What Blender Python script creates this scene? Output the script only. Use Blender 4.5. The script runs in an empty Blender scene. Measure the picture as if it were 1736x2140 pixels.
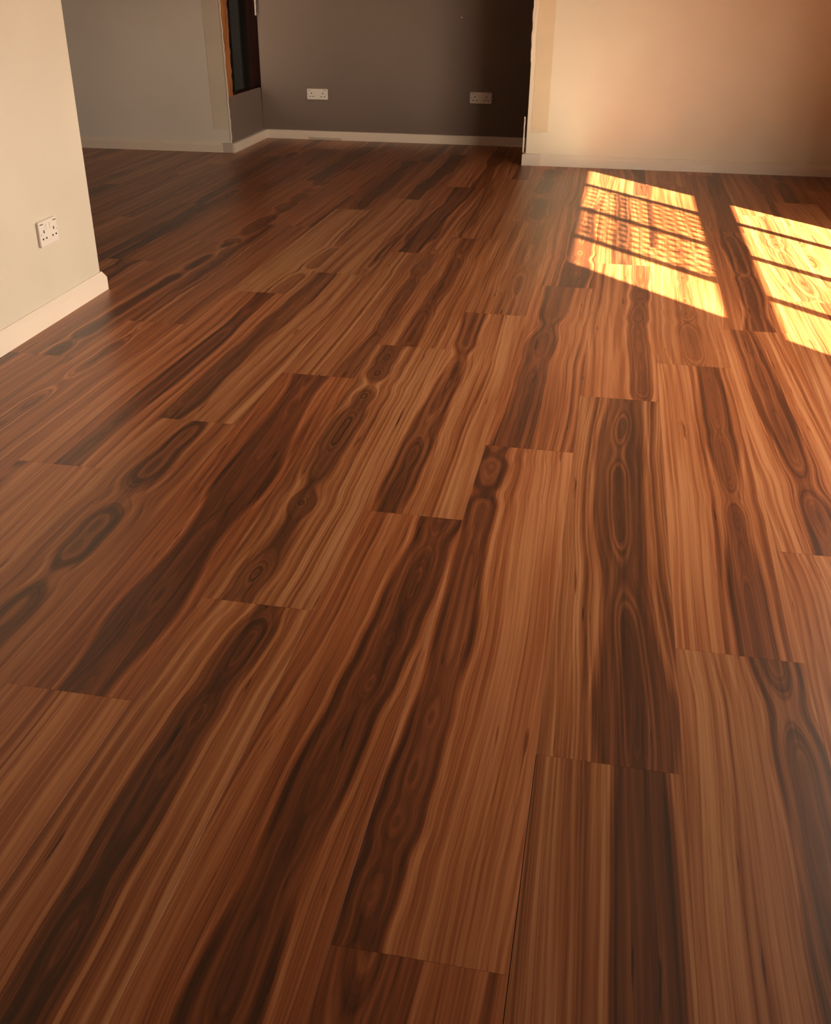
import bpy, bmesh, math, random
from mathutils import Matrix, Vector

# ------------------------------------------------------------------ camera
C = bpy.context.scene.collection
SC = bpy.context.scene
S = 0.225                      # plank width; everything below is in metres
K = S / 0.18                   # the survey was made for 0.18 m planks
cam = bpy.data.cameras.new('camera')
camo = bpy.data.objects.new('camera', cam)
C.objects.link(camo)
SC.camera = camo
R_ = Vector((0.9819037583, 0.1890960597, 0.0103773625))
U_ = Vector((-0.0995456954, 0.4687350947, 0.8777118351))
F_ = Vector((-0.1611076160, 0.8628615713, -0.4790764499))
m = Matrix((R_, U_, -F_)).transposed().to_4x4()
m.translation = Vector((0.02137 * K, 0.0, 0.8594826 * K))
camo.matrix_world = m
cam.sensor_fit = 'VERTICAL'
cam.sensor_height = 36.0
cam.sensor_width = 36.0
cam.lens = 34.784
cam.clip_start = 0.05

# ------------------------------------------------------------------ world, sun, exposure
world = bpy.data.worlds.new('world')
SC.world = world
world.use_nodes = True
wn = world.node_tree
bg = wn.nodes['Background']
bg.inputs['Strength'].default_value = 17.5
tc = wn.nodes.new('ShaderNodeTexCoord')
sep = wn.nodes.new('ShaderNodeSeparateXYZ')
ramp = wn.nodes.new('ShaderNodeValToRGB')
wn.links.new(tc.outputs['Generated'], sep.inputs[0])
mr = wn.nodes.new('ShaderNodeMapRange')
mr.inputs[1].default_value = -1
mr.inputs[2].default_value = 1
wn.links.new(sep.outputs['Z'], mr.inputs[0])
wn.links.new(mr.outputs[0], ramp.inputs[0])
wn.links.new(ramp.outputs[0], bg.inputs['Color'])
cr = ramp.color_ramp                       # sunlit ground, bright hazy horizon, paler sky
cr.elements[0].position = 0.47
cr.elements[0].color = (0.30, 0.20, 0.12, 1)
cr.elements[1].position = 0.52
cr.elements[1].color = (1.0, 0.815, 0.605, 1)
e = cr.elements.new(0.9)
e.color = (0.84, 0.71, 0.56, 1)

AZ = 1.12                      # sun travels (-1, AZ) over the floor
KZ = 0.88                      # and falls KZ for every metre of X
sun = bpy.data.lights.new('sun', 'SUN')
suno = bpy.data.objects.new('sun', sun)
C.objects.link(suno)
sun.energy = 66.0
sun.color = (1.0, 0.79, 0.50)
sun.angle = math.radians(0.53)
sd = Vector((-1.0, AZ, -KZ)).normalized()
suno.rotation_euler = sd.to_track_quat('-Z', 'Y').to_euler()
suno.location = (8, -6, 6)

GX = 1.84                      # glazing plane of the window in the right wall
WY0, WY1, WZ0, WZ1 = 2.038, 4.340, 0.60, 1.730
por = bpy.data.lights.new('window_portal', 'AREA')
poro = bpy.data.objects.new('window_portal', por)
C.objects.link(poro)
por.shape = 'RECTANGLE'
por.size = WZ1 - WZ0 + 0.1
por.size_y = WY1 - WY0 + 0.1
por.cycles.is_portal = True
poro.location = (GX + 0.06, (WY0 + WY1) / 2, (WZ0 + WZ1) / 2)
poro.rotation_euler = (0, math.pi / 2, 0)

vs = SC.view_settings
vs.view_transform = 'Standard'
vs.look = 'None'
vs.gamma = 1
vs.use_curve_mapping = False
vs.exposure = 0.60
try:
    SC.cycles.max_bounces = 12
    SC.cycles.diffuse_bounces = 8
    SC.cycles.caustics_reflective = True
    SC.cycles.blur_glossy = 0.3
    SC.cycles.sample_clamp_indirect = 8.0
except Exception:
    pass

# ------------------------------------------------------------------ node helper
class NT:
    def __init__(self, name):
        self.mat = bpy.data.materials.new(name)
        self.mat.use_nodes = True
        self.t = self.mat.node_tree
        self.b = self.t.nodes['Principled BSDF']
    def n(self, typ, **kw):
        nd = self.t.nodes.new(typ)
        for k, v in kw.items():
            setattr(nd, k, v)
        return nd
    def put(self, sock, v):
        if hasattr(v, 'is_linked') or hasattr(v, 'links'):
            self.t.links.new(v, sock)
        else:
            sock.default_value = v
    def m(self, op, a, b=None, c=None, clamp=False):
        nd = self.n('ShaderNodeMath', operation=op, use_clamp=clamp)
        self.put(nd.inputs[0], a)
        if b is not None:
            self.put(nd.inputs[1], b)
        if c is not None:
            self.put(nd.inputs[2], c)
        return nd.outputs[0]
    def add(self, a, b): return self.m('ADD', a, b)
    def sub(self, a, b): return self.m('SUBTRACT', a, b)
    def mul(self, a, b): return self.m('MULTIPLY', a, b)
    def step(self, x, lo, hi, a=0.0, b=1.0):
        nd = self.n('ShaderNodeMapRange', interpolation_type='SMOOTHSTEP')
        self.put(nd.inputs[0], x)
        self.put(nd.inputs[1], lo)
        self.put(nd.inputs[2], hi)
        self.put(nd.inputs[3], a)
        self.put(nd.inputs[4], b)
        return nd.outputs[0]
    def noise1(self, w, scale=1.0, detail=0.0, rough=0.5):
        nd = self.n('ShaderNodeTexNoise', noise_dimensions='1D')
        self.put(nd.inputs['W'], w)
        nd.inputs['Scale'].default_value = scale
        nd.inputs['Detail'].default_value = detail
        nd.inputs['Roughness'].default_value = rough
        return nd.outputs[0]
    def noise3(self, vec, scale=1.0, detail=2.0, rough=0.5):
        nd = self.n('ShaderNodeTexNoise', noise_dimensions='3D')
        self.put(nd.inputs['Vector'], vec)
        nd.inputs['Scale'].default_value = scale
        nd.inputs['Detail'].default_value = detail
        nd.inputs['Roughness'].default_value = rough
        return nd.outputs[0]
    def vec(self, x, y, z):
        nd = self.n('ShaderNodeCombineXYZ')
        for s, v in zip(nd.inputs, (x, y, z)):
            self.put(s, v)
        return nd.outputs[0]
    def xyz(self, v):
        nd = self.n('ShaderNodeSeparateXYZ')
        self.put(nd.inputs[0], v)
        return nd.outputs
    def ramp(self, f, stops):
        nd = self.n('ShaderNodeValToRGB')
        self.put(nd.inputs[0], f)
        cr = nd.color_ramp
        while len(cr.elements) < len(stops):
            cr.elements.new(0.5)
        for el, (p, c) in zip(cr.elements, stops):
            el.position = p
            el.color = (*c, 1)
        return nd.outputs[0]
    def mix(self, f, a, b, blend='MIX'):
        nd = self.n('ShaderNodeMix', data_type='RGBA', blend_type=blend)
        self.put(nd.inputs[0], f)
        for s, v in ((nd.inputs[6], a), (nd.inputs[7], b)):
            self.put(s, (*v, 1) if isinstance(v, tuple) and len(v) == 3 else v)
        return nd.outputs[2]
    def bump(self, h, strength, dist):
        nd = self.n('ShaderNodeBump')
        nd.inputs['Strength'].default_value = strength
        nd.inputs['Distance'].default_value = dist
        self.put(nd.inputs['Height'], h)
        self.t.links.new(nd.outputs[0], self.b.inputs['Normal'])
    def set(self, **kw):
        for k, v in kw.items():
            s = self.b.inputs[k]
            self.put(s, (*v, 1) if isinstance(v, tuple) and len(v) == 3 else v)

def paint(name, col, rough=0.6, var=0.04, bump=0.08):
    t = NT(name)
    o = t.n('ShaderNodeTexCoord').outputs['Object']
    n1 = t.noise3(o, 1.7, 3)
    c = t.mix(t.step(n1, 0.3, 0.7), tuple(k * (1 - var) for k in col), tuple(min(1, k * (1 + var)) for k in col))
    t.set(**{'Base Color': c, 'Roughness': rough})
    t.bump(t.noise3(o, 260, 3), bump, 0.002)
    return t.mat

def timber(name, dark, light, rough=0.65, sx=55):
    t = NT(name)
    o = t.n('ShaderNodeTexCoord').outputs['Object']
    mp = t.n('ShaderNodeMapping')
    t.put(mp.inputs[0], o)
    mp.inputs['Scale'].default_value = (sx, sx, 4)
    n1 = t.noise3(mp.outputs[0], 1.0, 4, 0.6)
    n2 = t.noise3(o, 7, 2)
    f = t.add(t.mul(n1, 0.7), t.mul(n2, 0.5))
    t.set(**{'Base Color': t.ramp(f, [(0.35, dark), (0.75, light)]), 'Roughness': rough})
    t.bump(n1, 0.3, 0.004)
    return t.mat

def floorboard():
    """Spotted-gum style boards: growth rings cut by a board that dips in and out of the log's heart."""
    t = NT('walnut_brown_board')
    o = t.n('ShaderNodeTexCoord').outputs['Object']
    x, y, z = t.xyz(o)
    def att(nm):
        a = t.n('ShaderNodeAttribute', attribute_type='OBJECT', attribute_name=nm)
        return t.xyz(a.outputs['Vector'])
    hc0, hc1, hw = att('grain_heart')
    dk, dbias, damp = att('grain_depth')
    dfreq, tone, seed = att('grain_tone')
    px = t.m('DIVIDE', x, S)
    ty = t.m('DIVIDE', y, 6.8 * S)
    sv = t.vec(t.mul(seed, 3.1), t.mul(seed, 1.7), seed)
    # wandering heart line
    wob = t.mul(t.sub(t.noise1(t.add(t.mul(y, 0.8), t.mul(seed, 5.3)), 1, 1, 0.35), 0.5), 0.26)
    c = t.add(t.add(hc0, t.mul(t.sub(hc1, hc0), ty)), wob)
    dx = t.sub(px, c)
    D = t.add(dbias, t.mul(damp, t.mul(t.sub(t.noise1(t.add(t.mul(y, dfreq), t.mul(seed, 9.1)), 1, 1), 0.5), 3.0)))
    # soft 2-D warp so that ring lines are never ruled
    wv = t.n('ShaderNodeVectorMath', operation='ADD')
    t.put(wv.inputs[0], t.vec(t.mul(px, 3.0), t.mul(y, 0.8), 0.0))
    t.put(wv.inputs[1], sv)
    warp = t.sub(t.noise3(wv.outputs[0], 1.0, 1.5, 0.45), 0.5)
    r = t.m('SQRT', t.add(t.add(t.mul(dx, dx), t.mul(D, D)), 0.0004))
    r = t.add(r, t.mul(warp, 0.16))
    hw = t.mul(hw, t.add(0.45, t.mul(1.1, t.noise1(t.add(t.mul(y, 1.9), t.mul(seed, 2.9)), 1, 1))))
    # growth rings, coarse to fine
    ws = t.mul(seed, 13.0)
    g1 = t.sub(t.noise1(t.add(t.mul(r, 6.5), ws), 1, 1), 0.5)
    g2 = t.sub(t.noise1(t.add(t.mul(r, 19.0), t.mul(seed, 7.7)), 1, 1), 0.5)
    g3 = t.sub(t.noise1(t.add(t.mul(r, 60.0), t.mul(seed, 3.3)), 1, 1), 0.5)
    heart = t.mul(t.step(r, t.add(hw, 0.045), t.sub(hw, 0.035)), dk)
    halo = t.mul(t.step(r, t.add(hw, 0.30), hw), dk)
    # fibre along the board
    fv = t.n('ShaderNodeVectorMath', operation='ADD')
    t.put(fv.inputs[0], t.vec(t.mul(t.add(x, t.mul(warp, 0.02)), 210.0), t.mul(y, 1.8), 0.0))
    t.put(fv.inputs[1], sv)
    fib = t.sub(t.noise3(fv.outputs[0], 1.0, 3, 0.6), 0.5)
    fw = t.n('ShaderNodeVectorMath', operation='ADD')
    t.put(fw.inputs[0], t.vec(t.mul(t.add(x, t.mul(warp, 0.03)), 52.0), t.mul(y, 1.1), 3.0))
    t.put(fw.inputs[1], sv)
    fib2 = t.sub(t.noise3(fw.outputs[0], 1.0, 3, 0.62), 0.5)
    cl = t.n('ShaderNodeVectorMath', operation='ADD')
    t.put(cl.inputs[0], t.vec(t.mul(px, 1.6), t.mul(y, 1.0), 7.0))
    t.put(cl.inputs[1], sv)
    cloud = t.sub(t.noise3(cl.outputs[0], 1.0, 2, 0.5), 0.5)
    f = t.add(0.66, tone)
    f = t.add(f, t.mul(g1, 0.38))
    f = t.add(f, t.mul(g2, 0.46))
    f = t.add(f, t.mul(g3, 0.34))
    f = t.add(f, t.mul(fib, 0.30))
    f = t.add(f, t.mul(fib2, 0.66))
    f = t.add(f, t.mul(cloud, 0.30))
    f = t.sub(f, t.mul(heart, 0.22))
    f = t.sub(f, t.mul(halo, 0.10))
    edge = t.mul(t.mul(t.step(r, t.sub(hw, 0.05), t.sub(hw, 0.01)), t.step(r, t.add(hw, 0.03), t.sub(hw, 0.0))), dk)
    f = t.sub(f, t.mul(edge, 0.10))
    # thin pale line that rims the heartwood
    rim = t.mul(t.mul(t.step(r, t.add(hw, 0.035), t.add(hw, 0.055)), t.step(r, t.add(hw, 0.09), t.add(hw, 0.06))), dk)
    f = t.add(f, t.mul(rim, 0.16))
    # black gum veins
    pv = t.n('ShaderNodeVectorMath', operation='ADD')
    t.put(pv.inputs[0], t.vec(t.mul(t.add(x, t.mul(warp, 0.03)), 75.0), t.mul(y, 4.5), 11.0))
    t.put(pv.inputs[1], sv)
    vein = t.step(t.noise3(pv.outputs[0], 1.0, 2, 0.5), 0.69, 0.76)
    f = t.sub(f, t.mul(vein, 0.30))
    col = t.ramp(f, [(0.03, (0.016, 0.0064, 0.0036)), (0.25, (0.058, 0.0195, 0.0088)), (0.45, (0.155, 0.0495, 0.0182)),
                     (0.66, (0.288, 0.104, 0.038)), (0.92, (0.44, 0.215, 0.098))])
    # greyer and redder boards
    hue = t.noise1(t.mul(seed, 21.0), 1, 0)
    col = t.mix(t.mul(heart, 0.25), col, (0.060, 0.030, 0.019))
    red = t.mix(1.0, col, (1.06, 0.93, 0.88), 'MULTIPLY')
    col = t.mix(t.step(hue, 0.4, 0.6), col, red)
    rough = t.add(0.36, t.mul(fib, 0.10))
    t.set(**{'Base Color': col, 'Roughness': rough, 'IOR': 1.5, 'Specular IOR Level': 0.50})
    t.bump(t.add(fib, t.mul(vein, -0.6)), 0.12, 0.0006)
    return t.mat

M = {}
M['board'] = floorboard()
M['cream'] = paint('cream_wall_paint', (0.84, 0.77, 0.645))
M['cream_dimmed'] = paint('dimmed_cream_wall_paint', (0.66, 0.615, 0.53))  # the same cream, darkened to offset the strong window light on the left wall
M['stone'] = paint('pale_grey_wall_paint', (0.79, 0.75, 0.69))
M['taupe'] = paint('taupe_feature_paint', (0.19, 0.148, 0.129), 0.55)
M['plaster'] = paint('ochre_filler', (0.75, 0.62, 0.46), 0.75, 0.06)
M['stoneplaster'] = paint('sandy_filler', (0.70, 0.63, 0.52), 0.75, 0.06)
M['gloss'] = paint('white_skirting_gloss', (0.84, 0.755, 0.655), 0.45, 0.02, 0.03)
M['primer'] = paint('primed_wood', (0.74, 0.66, 0.59), 0.6, 0.04)
M['greyprimer'] = paint('grey_primed_wood', (0.56, 0.49, 0.42), 0.6, 0.08)
M['plastic'] = paint('white_plastic', (0.80, 0.76, 0.72), 0.3, 0.0, 0.0)
M['dark'] = paint('dark_slot', (0.02, 0.016, 0.014), 0.6, 0.0, 0.0)
M['void'] = paint('near_black_masonry', (0.008, 0.007, 0.007), 0.9, 0.3, 0.4)  # near-black colour for the cavity behind the studwork
M['lead'] = paint('grey_painted_batten', (0.022, 0.023, 0.024), 0.6, 0.15)
M['pine'] = timber('orange_pine', (0.20, 0.06, 0.016), (0.55, 0.22, 0.065))
M['mahogany'] = timber('dark_red_board', (0.007, 0.0022, 0.0018), (0.022, 0.006, 0.005))
M['bead'] = paint('raw_plaster_bead', (0.80, 0.70, 0.60), 0.8, 0.12, 0.4)
M['ceil'] = paint('ceiling_paint', (0.34, 0.30, 0.26), 0.7)
M['frame'] = paint('window_frame_paint', (0.75, 0.72, 0.68), 0.4)
M['sub'] = paint('underlay', (0.05, 0.04, 0.035), 0.9)

def glass():
    t = NT('window_glass')
    tr = t.n('ShaderNodeBsdfTransparent')
    gl = t.n('ShaderNodeBsdfGlossy')
    gl.inputs['Roughness'].default_value = 0.02
    mx = t.n('ShaderNodeMixShader')
    mx.inputs[0].default_value = 0.05
    t.put(mx.inputs[1], tr.outputs[0])
    t.put(mx.inputs[2], gl.outputs[0])
    t.t.links.new(mx.outputs[0], t.t.nodes['Material Output'].inputs[0])
    return t.mat
M['glass'] = glass()

for k_ in ('void', 'lead', 'mahogany', 'sub', 'dark'):
    M[k_].node_tree.nodes['Principled BSDF'].inputs['Specular IOR Level'].default_value = 0.08

# ------------------------------------------------------------------ object helpers
def obj(name, bm, mat, parent=None, smooth=False):
    me = bpy.data.meshes.new(name)
    bmesh.ops.recalc_face_normals(bm, faces=bm.faces[:])
    bm.to_mesh(me)
    bm.free()
    me.materials.append(M[mat])
    if smooth:
        for p in me.polygons:
            p.use_smooth = True
    o = bpy.data.objects.new(name, me)
    C.objects.link(o)
    if parent is not None:
        o.parent = parent
    return o

def struct(name, bm, mat):
    o = obj(name, bm, mat)
    o['kind'] = 'structure'
    return o

def tag(o, label, cat, group=None):
    o['label'] = label
    o['category'] = cat
    if group:
        o['group'] = group

def box_bm(x0, x1, y0, y1, z0, z1, bevel=0.0):
    bm = bmesh.new()
    bmesh.ops.create_cube(bm, size=1.0)
    for v in bm.verts:
        v.co = Vector(((x0 + x1) / 2 + v.co.x * (x1 - x0), (y0 + y1) / 2 + v.co.y * (y1 - y0), (z0 + z1) / 2 + v.co.z * (z1 - z0)))
    if bevel:
        bmesh.ops.bevel(bm, geom=bm.edges[:], offset=bevel, segments=2, affect='EDGES', profile=0.6)
    return bm

def prism_bm(pts, z0, z1):
    """A floor-plan polygon pulled up from z0 to z1."""
    bm = bmesh.new()
    lo = [bm.verts.new((x, y, z0)) for x, y in pts]
    hi = [bm.verts.new((x, y, z1)) for x, y in pts]
    n = len(pts)
    bm.faces.new(lo[::-1])
    bm.faces.new(hi)
    for i in range(n):
        j = (i + 1) % n
        bm.faces.new((lo[i], lo[j], hi[j], hi[i]))
    return bm

SKIRT = [(0.0, 0.0), (0.018, 0.0), (0.018, 0.046), (0.0165, 0.049), (0.012, 0.058), (0.0075, 0.065), (0.0065, 0.068), (0.0045, 0.0695), (0.0, 0.0695)]
PLAIN = [(0.0, 0.0), (0.016, 0.0), (0.016, 0.056), (0.014, 0.0585), (0.0, 0.0595)]
def sweep_bm(path, prof, scale=1.0):
    """Profile (out, up) swept along a floor-plan path with mitred corners; 'out' is to the right of travel."""
    bm = bmesh.new()
    pts = [Vector(p) for p in path]
    dirs = [(pts[i + 1] - pts[i]).normalized() for i in range(len(pts) - 1)]
    rings = []
    for i, p in enumerate(pts):
        if i == 0:
            d = dirs[0]; nrm = Vector((d.y, -d.x)); k = 1.0
        elif i == len(pts) - 1:
            d = dirs[-1]; nrm = Vector((d.y, -d.x)); k = 1.0
        else:
            n0 = Vector((dirs[i - 1].y, -dirs[i - 1].x)); n1 = Vector((dirs[i].y, -dirs[i].x))
            nrm = (n0 + n1).normalized(); k = 1.0 / max(0.2, nrm.dot(n0))
        rings.append([bm.verts.new((p.x + nrm.x * o * k * scale, p.y + nrm.y * o * k * scale, z * scale)) for o, z in prof])
    n = len(prof)
    for a, b in zip(rings[:-1], rings[1:]):
        for i in range(n):
            j = (i + 1) % n
            bm.faces.new((a[i], a[j], b[j], b[i]))
    bm.faces.new(rings[0])
    bm.faces.new(rings[-1][::-1])
    return bm

# ------------------------------------------------------------------ the setting
H = 2.5
XL, XR, YB = -5.0, 1.52, -2.5
LW = lambda y: -1.834 - 0.0237 * (y - 3.42)        # face of the near left wall
PW = lambda x: 6.620 + 0.0465 * (x + 2.477)        # face of the far wall left of the recess
BW = lambda x: 7.326 + 0.028 * (x + 2.489)         # back of the recess
RW = lambda x: 6.622 + 0.024 * (x + 0.526)         # face of the far wall right of the recess

struct('floor', box_bm(XL - 0.1, XR + 0.1, YB - 0.1, 7.42, -0.10, -0.008), 'sub')
FLOOR = bpy.data.objects['floor']
struct('ceiling', box_bm(XL - 0.2, XR + 0.35, YB - 0.2, 7.9, H, H + 0.1), 'ceil')
struct('wall_left', prism_bm([(LW(YB), YB), (LW(3.42), 3.42), (LW(3.42) - 0.12, 3.42), (LW(YB) - 0.12, YB)], 0, H), 'cream_dimmed')
wfl = struct('wall_far_left', prism_bm([(XL, PW(XL)), (-2.488, PW(-2.488)), (-2.488, PW(-2.488) + 0.014), (XL, PW(XL) + 0.014)], 0, H), 'stone')
wal = struct('wall_alcove_left', prism_bm([(-2.489, PW(-2.489) + 0.015), (-2.499, BW(-2.499) - 0.001), (-2.513, BW(-2.499) - 0.001), (-2.503, PW(-2.49) + 0.015)], 0, 0.338), 'taupe')
wab = struct('wall_alcove_back', prism_bm([(-2.500, BW(-2.500)), (-0.40, BW(-0.40)), (-0.40, BW(-0.4) + 0.05), (-2.500, BW(-2.500) + 0.05)], 0, H), 'taupe')
wfr = struct('wall_far_right', prism_bm([(-0.526, RW(-0.526)), (XR, RW(XR)), (XR, 7.5), (-0.526, 7.5)], 0, H), 'cream')
struct('wall_alcove_right', prism_bm([(-0.532, RW(-0.532) + 0.030), (-0.527, RW(-0.527) + 0.030), (-0.527, BW(-0.527) - 0.002), (-0.532, BW(-0.532) - 0.002)], 0, H), 'taupe')
struct('wall_rear', box_bm(XL, XR, YB - 0.12, YB, 0, H), 'taupe')
struct('wall_outer_left', box_bm(XL - 0.12, XL, YB - 0.12, 7.0, 0, H), 'taupe')

def wall_with_hole(x0, x1, y0, y1, z0, z1, hy0, hy1, hz0, hz1):
    bm = bmesh.new()
    def ring(x, a, b, c, d):
        return [bm.verts.new((x, a, c)), bm.verts.new((x, b, c)), bm.verts.new((x, b, d)), bm.verts.new((x, a, d))]
    o0, i0 = ring(x0, y0, y1, z0, z1), ring(x0, hy0, hy1, hz0, hz1)
    o1, i1 = ring(x1, y0, y1, z0, z1), ring(x1, hy0, hy1, hz0, hz1)
    for k in range(4):
        j = (k + 1) % 4
        bm.faces.new((o0[k], o0[j], i0[j], i0[k]))
        bm.faces.new((o1[k], i1[k], i1[j], o1[j]))
        bm.faces.new((o0[k], o1[k], o1[j], o0[j]))
        bm.faces.new((i0[k], i0[j], i1[j], i1[k]))
    return bm
FR = 0.055
WO = WY1 + AZ * (GX - XR) + 0.02            # far jamb stands back so that the low sun clears it
struct('wall_right', wall_with_hole(XR, GX + 0.05, YB - 0.12, 7.5, 0, H, WY0 - 0.03, WO, WZ0 - 0.36, WZ1 + 0.05), 'taupe')
# infill frame around the panes closes the gap between the opening and the glazing
win = struct('window_1', wall_with_hole(GX - 0.02, GX + 0.02, WY0 - 0.029, WO - 0.001, WZ0 - 0.359, WZ1 + 0.049, WY0, WY1, WZ0, WZ1), 'frame')
TR0, TR1 = 1.051, 1.186
obj('transom', box_bm(GX - 0.02, GX + 0.02, WY0, WY1, TR0, TR1), 'frame', win)
MUL = [2.557, 3.187, 3.852]
for yy in MUL:
    obj('mullion', box_bm(GX - 0.018, GX + 0.018, yy - 0.024, yy + 0.024, TR1, WZ1), 'frame', win)
    obj('mullion', box_bm(GX - 0.018, GX + 0.018, yy - 0.020 , yy + 0.020, WZ0, TR0), 'frame', win)
ys = [WY0] + MUL + [WY1]
for a, b in zip(ys[:-1], ys[1:]):
    for c0, c1 in ((WZ0, TR0), (TR1, WZ1)):
        obj('pane', box_bm(GX - 0.002, GX + 0.002, a, b, c0, c1), 'glass', win)
def screen_bm():
    bm = bmesh.new()
    x0, x1, w = GX + 0.030, GX + 0.038, 0.0075
    n = 0
    y = MUL[0] + 0.01
    while y < MUL[2] - 0.01:
        prev = None
        k = 0
        z = TR1 - 0.01
        while z < WZ1 + 0.01:
            yy = y + (0.023 if n % 2 else -0.023) * math.sin(math.pi * (z - TR1) / 0.0495)
            cur = [bm.verts.new((x0, yy - w, z)), bm.verts.new((x1, yy - w, z)), bm.verts.new((x1, yy + w, z)), bm.verts.new((x0, yy + w, z))]
            if prev:
                for i in range(4):
                    j = (i + 1) % 4
                    bm.faces.new((prev[i], prev[j], cur[j], cur[i]))
            prev = cur
            z += 0.0099
        y += 0.054
        n += 1
    return bm
scr = obj('wire_screen', screen_bm(), 'frame', win)
scr['kind'] = 'stuff'

# ------------------------------------------------------------------ floor planks
L = 6.8 * S
OFF = {-6: 2.06, -5: 3.50, -4: 5.29, -3: 6.70, -2: 1.73, -1: 3.55, 0: 5.315, 1: 6.78, 2: 1.75}
# (row, plank counted from the joint just beyond the camera): heart at near end, at far end, half-width | darkness, depth bias, depth swing | swing frequency, tone
BOARDS = {
    (0, -1): (0.74, 0.72, 0.17, 0.95, 0.02, 0.06, 1.6, 0.04),
    (0, 0): (0.60, 0.60, 0.22, 0.80, 0.03, 0.12, 2.0, 0.00),
    (0, 1): (0.78, 0.80, 0.15, 0.60, 0.03, 0.15, 3.0, 0.03),
    (-1, -1): (0.25, 0.20, 0.16, 0.7, 0.05, 0.10, 2.0, -0.06),
    (-1, 0): (0.12, 0.20, 0.15, 0.95, 0.00, 0.15, 4.2, 0.10),
    (-1, 1): (0.30, 0.45, 0.20, 0.75, 0.05, 0.16, 2.6, 0.00),
    (-2, 0): (0.55, 0.80, 0.20, 0.85, 0.06, 0.20, 2.6, 0.00),
    (-2, 1): (0.30, 0.22, 0.16, 0.85, 0.03, 0.14, 2.4, 0.08),
    (-3, -1): (0.50, 0.62, 0.15, 0.95, 0.01, 0.17, 3.2, 0.07),
    (-3, 0): (0.30, 0.26, 0.15, 0.90, 0.02, 0.17, 3.0, 0.07),
    (-4, -1): (1.4, 1.4, 0.15, 0.4, 0.30, 0.10, 2.0, 0.05),
    (-4, 0): (0.60, 0.45, 0.22, 0.85, 0.05, 0.15, 1.8, -0.03),
    (-5, 0): (0.45, 0.60, 0.16, 0.75, 0.08, 0.20, 2.6, 0.00),
    (-5, 1): (0.15, 0.25, 0.17, 0.85, 0.04, 0.16, 2.4, 0.04),
    (-6, 1): (0.62, 0.60, 0.15, 0.9, 0.02, 0.16, 2.2, 0.05),
    (1, -1): (0.90, 0.76, 0.18, 0.85, 0.03, 0.16, 2.2, 0.06),
    (1, 0): (0.66, 0.70, 0.14, 0.85, 0.00, 0.15, 2.6, 0.09),
    (1, 1): (0.5, 0.5, 0.15, 0.5, 0.06, 0.18, 2.8, 0.04),
    (2, 0): (0.9, 0.8, 0.15, 0.5, 0.08, 0.15, 2.6, 0.05),
    (2, 1): (0.55, 0.30, 0.15, 0.75, 0.03, 0.14, 2.4, 0.05),
}
def plank_mesh(x0, x1, y0, y1):
    g, b, h = 0.0001, 0.00012, 0.008
    me = bpy.data.meshes.new('plank')
    v, f = [], []
    for z, i in ((-h, g), (-b, g), (0.0, g + b)):
        v += [(x0 + i, y0 + i, z), (x1 - i, y0 + i, z), (x1 - i, y1 - i, z), (x0 + i, y1 - i, z)]
    for r in (0, 4):
        for k in range(4):
            j = (k + 1) % 4
            f.append((r + k, r + j, r + 4 + j, r + 4 + k))
    f.append((8, 9, 10, 11))
    f.append((3, 2, 1, 0))
    me.from_pydata(v, [], f)
    me.materials.append(M['board'])
    return me
rnd = random.Random(11)
full = plank_mesh(0, S, 0, L)
row0, row1 = math.floor(XL / S), math.ceil(XR / S)
for i in range(row0, row1):
    off = OFF.get(i, (3.55 + 1.7 * (i + 1)) % 6.8) * S
    top = 7.36 if (i + 1) * S > -2.47 and i * S < -0.53 else 6.70
    xa, xb = max(0.0, XL - i * S), min(S, XR - i * S)
    for n in range(-4, 6):
        y0 = off + n * L
        a, b = max(y0, YB), min(y0 + L, top)
        if b - a < 0.02 or xb - xa < 0.02:
            continue
        xl = 0.0009 if (i, n) == (0, -1) else xa          # one joint in the foreground has opened a little
        whole = a == y0 and b == y0 + L and xl == 0 and xb == S
        o = bpy.data.objects.new('plank', full if whole else plank_mesh(xl, xb, a - y0, b - y0))
        C.objects.link(o)
        o.location = (i * S, y0, 0)
        o.parent = FLOOR
        q = (rnd.uniform(-0.1, 1.1), 0, rnd.uniform(0.08, 0.24), rnd.uniform(0.3, 0.95), rnd.uniform(0.0, 0.12), rnd.uniform(0.06, 0.2), rnd.uniform(1.8, 4.5), rnd.gauss(0, 0.07))
        q = (q[0], q[0] + rnd.uniform(-0.15, 0.15)) + q[2:]
        sd_ = rnd.uniform(0, 40)
        q = BOARDS.get((i, n), q)
        o['grain_heart'] = (q[0], q[1], q[2])
        o['grain_depth'] = (q[3], q[4], q[5])
        o['grain_tone'] = (q[6], q[7], sd_)

# ------------------------------------------------------------------ skirting boards and wall details
def base(name, path, prof=SKIRT, mat='gloss'):
    return struct(name, sweep_bm(path, prof), mat)
base('baseboard_left', [(LW(YB), YB), (LW(3.42), 3.42), (LW(3.42) - 0.12, 3.42)])
bl = base('baseboard_far_left', [(XL, PW(XL)), (-2.545, PW(-2.545))])
obj('end_block', sweep_bm([(-2.545, PW(-2.545)), (-2.4765, PW(-2.4765))], PLAIN), 'greyprimer', bl)
base('baseboard_alcove_left', [(-2.4875, PW(-2.477) - 0.016), (-2.4985, BW(-2.4985))], [(o * 1.65, z) for o, z in PLAIN])
bb = base('baseboard_alcove_back', [(-2.472, BW(-2.472)), (-0.527, BW(-0.527))], PLAIN)
br = base('baseboard_far_right', [(-0.43, RW(-0.43)), (XR, RW(XR))])
BLK = [(0.0, 0.0), (0.020, 0.0), (0.020, 0.062), (0.018, 0.067), (0.012, 0.0705), (0.0, 0.071)]
obj('end_block', sweep_bm([(-0.527, 6.70), (-0.527, RW(-0.527)), (-0.43, RW(-0.43))], BLK), 'primer', br)
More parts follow.
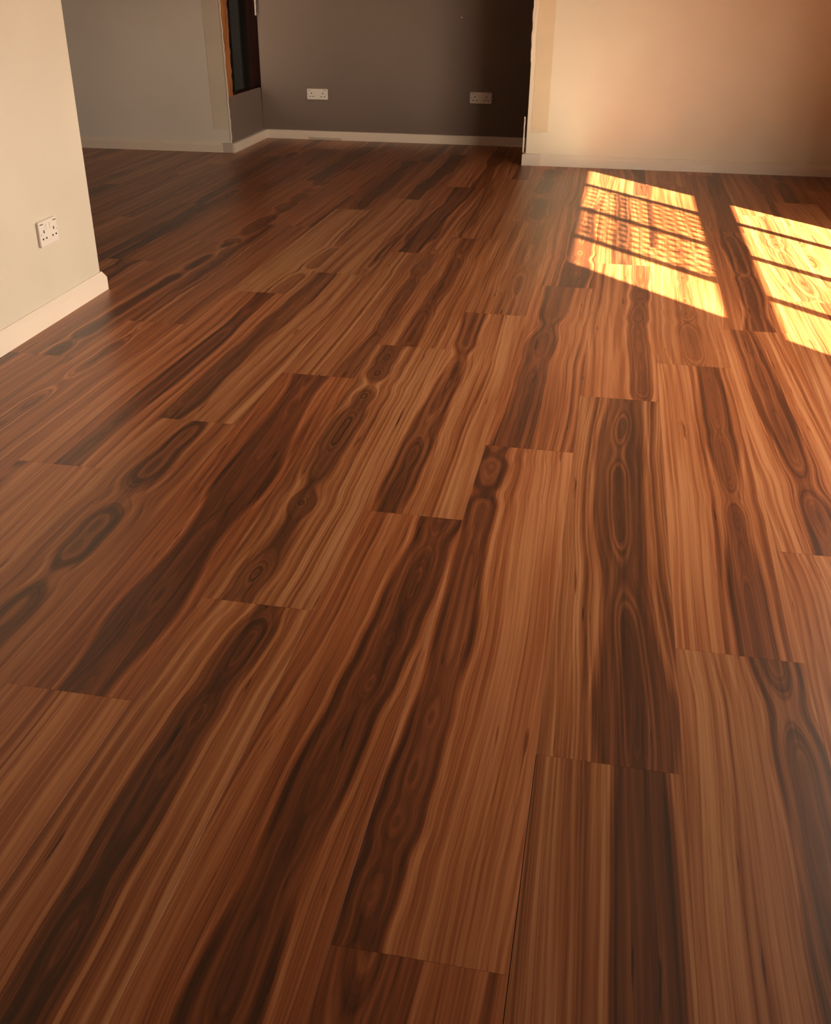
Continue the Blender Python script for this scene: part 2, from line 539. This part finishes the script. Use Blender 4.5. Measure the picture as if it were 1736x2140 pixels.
base('baseboard_right', [(XR, 6.60), (XR, YB)])

def strip_bm(f, x0, x1, z0, z1, thick, rough_bottom=0.004, seed=1):
    """A skim of filler lying on a wall face y = f(x), its lower edge ragged."""
    r = random.Random(seed)
    bm = bmesh.new()
    n = 9
    cols = []
    for i in range(n):
        x = x0 + (x1 - x0) * i / (n - 1)
        zb = z0 + (r.uniform(-1, 1) * rough_bottom)
        cols.append([bm.verts.new((x, f(x) - 0.0002, zb)), bm.verts.new((x, f(x) - thick, zb + 0.001)), bm.verts.new((x, f(x) - thick, z1)), bm.verts.new((x, f(x) - 0.0002, z1))])
    for a, b in zip(cols[:-1], cols[1:]):
        for i in range(4):
            j = (i + 1) % 4
            bm.faces.new((a[i], a[j], b[j], b[i]))
    bm.faces.new(cols[0]); bm.faces.new(cols[-1][::-1])
    return bm
obj('filler_strip', strip_bm(RW, -0.5, -0.398, 0.197, H - 0.01, 0.0012, seed=4), 'plaster', wfr)
obj('filler_strip', strip_bm(PW, -2.60, -2.497, 0.145, H - 0.01, 0.0012, seed=7), 'stoneplaster', wfl)

def ragged_bm(cx, cy, w, d, z0, z1, amp, seed, taper=False, step=0.03, widen=0.0, bite=0.0):
    """A broken vertical edge: a thin post whose width wanders."""
    r = random.Random(seed)
    bm = bmesh.new()
    prev = None
    n = max(3, int((z1 - z0) / step))
    for i in range(n + 1):
        z = z0 + (z1 - z0) * i / n
        k = 1.0 + r.uniform(-amp, amp)
        if taper:
            k *= min(1.0, 0.15 + 4 * min(i, n - i if taper == 2 else i) / n)
        ox = r.uniform(-amp, amp) * w * 0.4
        dd = d + widen * (z - z0) + r.uniform(-bite, bite)
        cur = [bm.verts.new((cx + ox, cy, z)), bm.verts.new((cx + ox + w * k, cy, z)), bm.verts.new((cx + ox + w * k, cy + dd, z)), bm.verts.new((cx + ox, cy + dd, z))]
        if prev:
            for a in range(4):
                b = (a + 1) % 4
                bm.faces.new((prev[a], prev[b], cur[b], cur[a]))
        else:
            bm.faces.new(cur[::-1])
        prev = cur
    bm.faces.new(prev)
    return bm
obj('corner_bead', ragged_bm(-2.4905, PW(-2.489) - 0.003, 0.007, 0.016, 0.072, H - 0.01, 0.45, 3), 'bead', wfl)
obj('corner_bead', ragged_bm(-0.531, RW(-0.526) - 0.004, 0.026, 0.004, 0.60, H - 0.01, 0.25, 5, True), 'bead', wfr)
obj('edge_trim', ragged_bm(-0.548, RW(-0.526) + 0.012, 0.008, 0.012, 0.072, 0.285, 0.2, 8, False), 'bead', wfr)
obj('screw_head', box_bm(-1.075, -1.067, BW(-1.07) - 0.004, BW(-1.07), 0.805, 0.812, 0.001), 'plastic', wab)
obj('paint_chip', strip_bm(lambda x: BW(x) - 0.0162, -2.16, -1.92, 0.001, 0.016, 0.0008, 0.0004, seed=2), 'greyprimer', bb)

# exposed studwork in the side of the recess
YS = PW(-2.489) + 0.016
obj('timber_stud', ragged_bm(-2.545, YS, 0.054, 0.105, 0.338, H - 0.002, 0.03, 12, widen=0.055, bite=0.008), 'pine', wal)
obj('sole_plate', box_bm(-2.60, -2.505, YS + 0.20, 7.318, 0.290, 0.336), 'mahogany', wal)
obj('batten', box_bm(-2.690, -2.625, 7.30, 7.33, 0.30, H - 0.002, 0.002), 'lead', wal)
obj('dark_board', box_bm(-2.592, -2.500, 7.352, 7.372, 0.30, H - 0.002, 0.002), 'mahogany', wal)
obj('board_edge', ragged_bm(-2.506, 7.300, 0.005, 0.02, 0.80, H - 0.002, 0.4, 15), 'primer', wal)
struct('wall_cavity', prism_bm([(-3.0, YS + 0.14), (-3.0, 7.6), (-2.40, 7.6), (-2.40, 7.56), (-2.96, 7.56), (-2.96, YS + 0.14)], 0, H), 'void')

# the open end of the far left wall leans out of plumb
for o in [wfl, wal] + [c for c in wfl.children] + [c for c in wal.children if c.name.startswith('timber_stud')]:
    for v in o.data.vertices:
        if v.co.x > -4:
            v.co.x -= 0.017 * v.co.z

# ------------------------------------------------------------------ sockets
def plate_bm(w, h, d, rc):
    """Rounded plate, built lying in XZ and standing proud towards -Y."""
    bm = bmesh.new()
    def loop(s, y):
        pts = []
        for cx, cz, a0 in ((w / 2 - rc, h / 2 - rc, 0), (-w / 2 + rc, h / 2 - rc, 90), (-w / 2 + rc, -h / 2 + rc, 180), (w / 2 - rc, -h / 2 + rc, 270)):
            for k in range(5):
                a = math.radians(a0 + 22.5 * k)
                pts.append((cx + (rc - s) * math.cos(a), y, cz + (rc - s) * math.sin(a)))
        return [bm.verts.new(p) for p in pts]
    b = min(0.003, rc * 0.6)
    ls = [loop(0, 0), loop(0, -d + b), loop(b * 0.35, -d + b * 0.3), loop(b, -d)]
    n = len(ls[0])
    for p, q in zip(ls[:-1], ls[1:]):
        for i in range(n):
            j = (i + 1) % n
            bm.faces.new((p[i], p[j], q[j], q[i]))
    bm.faces.new(ls[0][::-1])
    bm.faces.new(ls[-1])
    return bm
def twin_socket(loc, rz, w, h, d, label, back=0.0, pins=1.0):
    t = bpy.data.objects.new('wall_socket', None)
    C.objects.link(t)
    t.location = loc
    t.rotation_euler = (0, 0, rz)
    tag(t, label, 'socket', 'twin wall sockets')
    if back:
        obj('back_box', plate_bm(w * 0.985, h * 0.98, back, 0.006), 'plastic', t)
    f = plate_bm(w, h, d, 0.007)
    for v in f.verts:
        v.co.y -= back
    obj('face_plate', f, 'plastic', t)
    y = -back - d
    for sx in (-1, 1):
        cx = sx * w * 0.27
        r_ = box_bm(sx * w * 0.10 - 0.0055, sx * w * 0.10 + 0.0055, y - 0.0022, y + 0.001, h * 0.14, h * 0.36, 0.001)
        obj('rocker_switch', r_, 'plastic', t)
        obj('switch_mark', box_bm(sx * w * 0.36 - 0.011, sx * w * 0.36 + 0.011, y - 0.0006, y + 0.001, h * 0.37, h * 0.40), 'dark', t)
        obj('pin_slot', box_bm(cx - 0.0028 * pins, cx + 0.0028 * pins, y - 0.0006, y + 0.001, 0.002, 0.012), 'dark', t)
        for s2 in (-1, 1):
            obj('pin_slot', box_bm(cx + s2 * 0.0115 - 0.0040 * pins, cx + s2 * 0.0115 + 0.0040 * pins, y - 0.0006, y + 0.001, -0.018, -0.0125), 'dark', t)
        obj('plate_screw', plate_bm(0.004, 0.004, 0.0006, 0.0019), 'dark', t).location = (sx * w * 0.43, y, 0)
    return t
twin_socket((LW(3.08), 3.082, 0.294), math.pi / 2 + 0.0237, 0.122, 0.083, 0.007, 'white twin socket on a back box, low on the near cream left wall', 0.005)
twin_socket((-2.088, BW(-2.088), 0.304), 0.028, 0.152, 0.071, 0.010, 'white twin socket on the lit left part of the taupe recess wall')
twin_socket((-0.922, BW(-0.922), 0.310), 0.028, 0.152, 0.072, 0.010, 'twin socket in the dark shadowed right corner of the taupe recess wall')
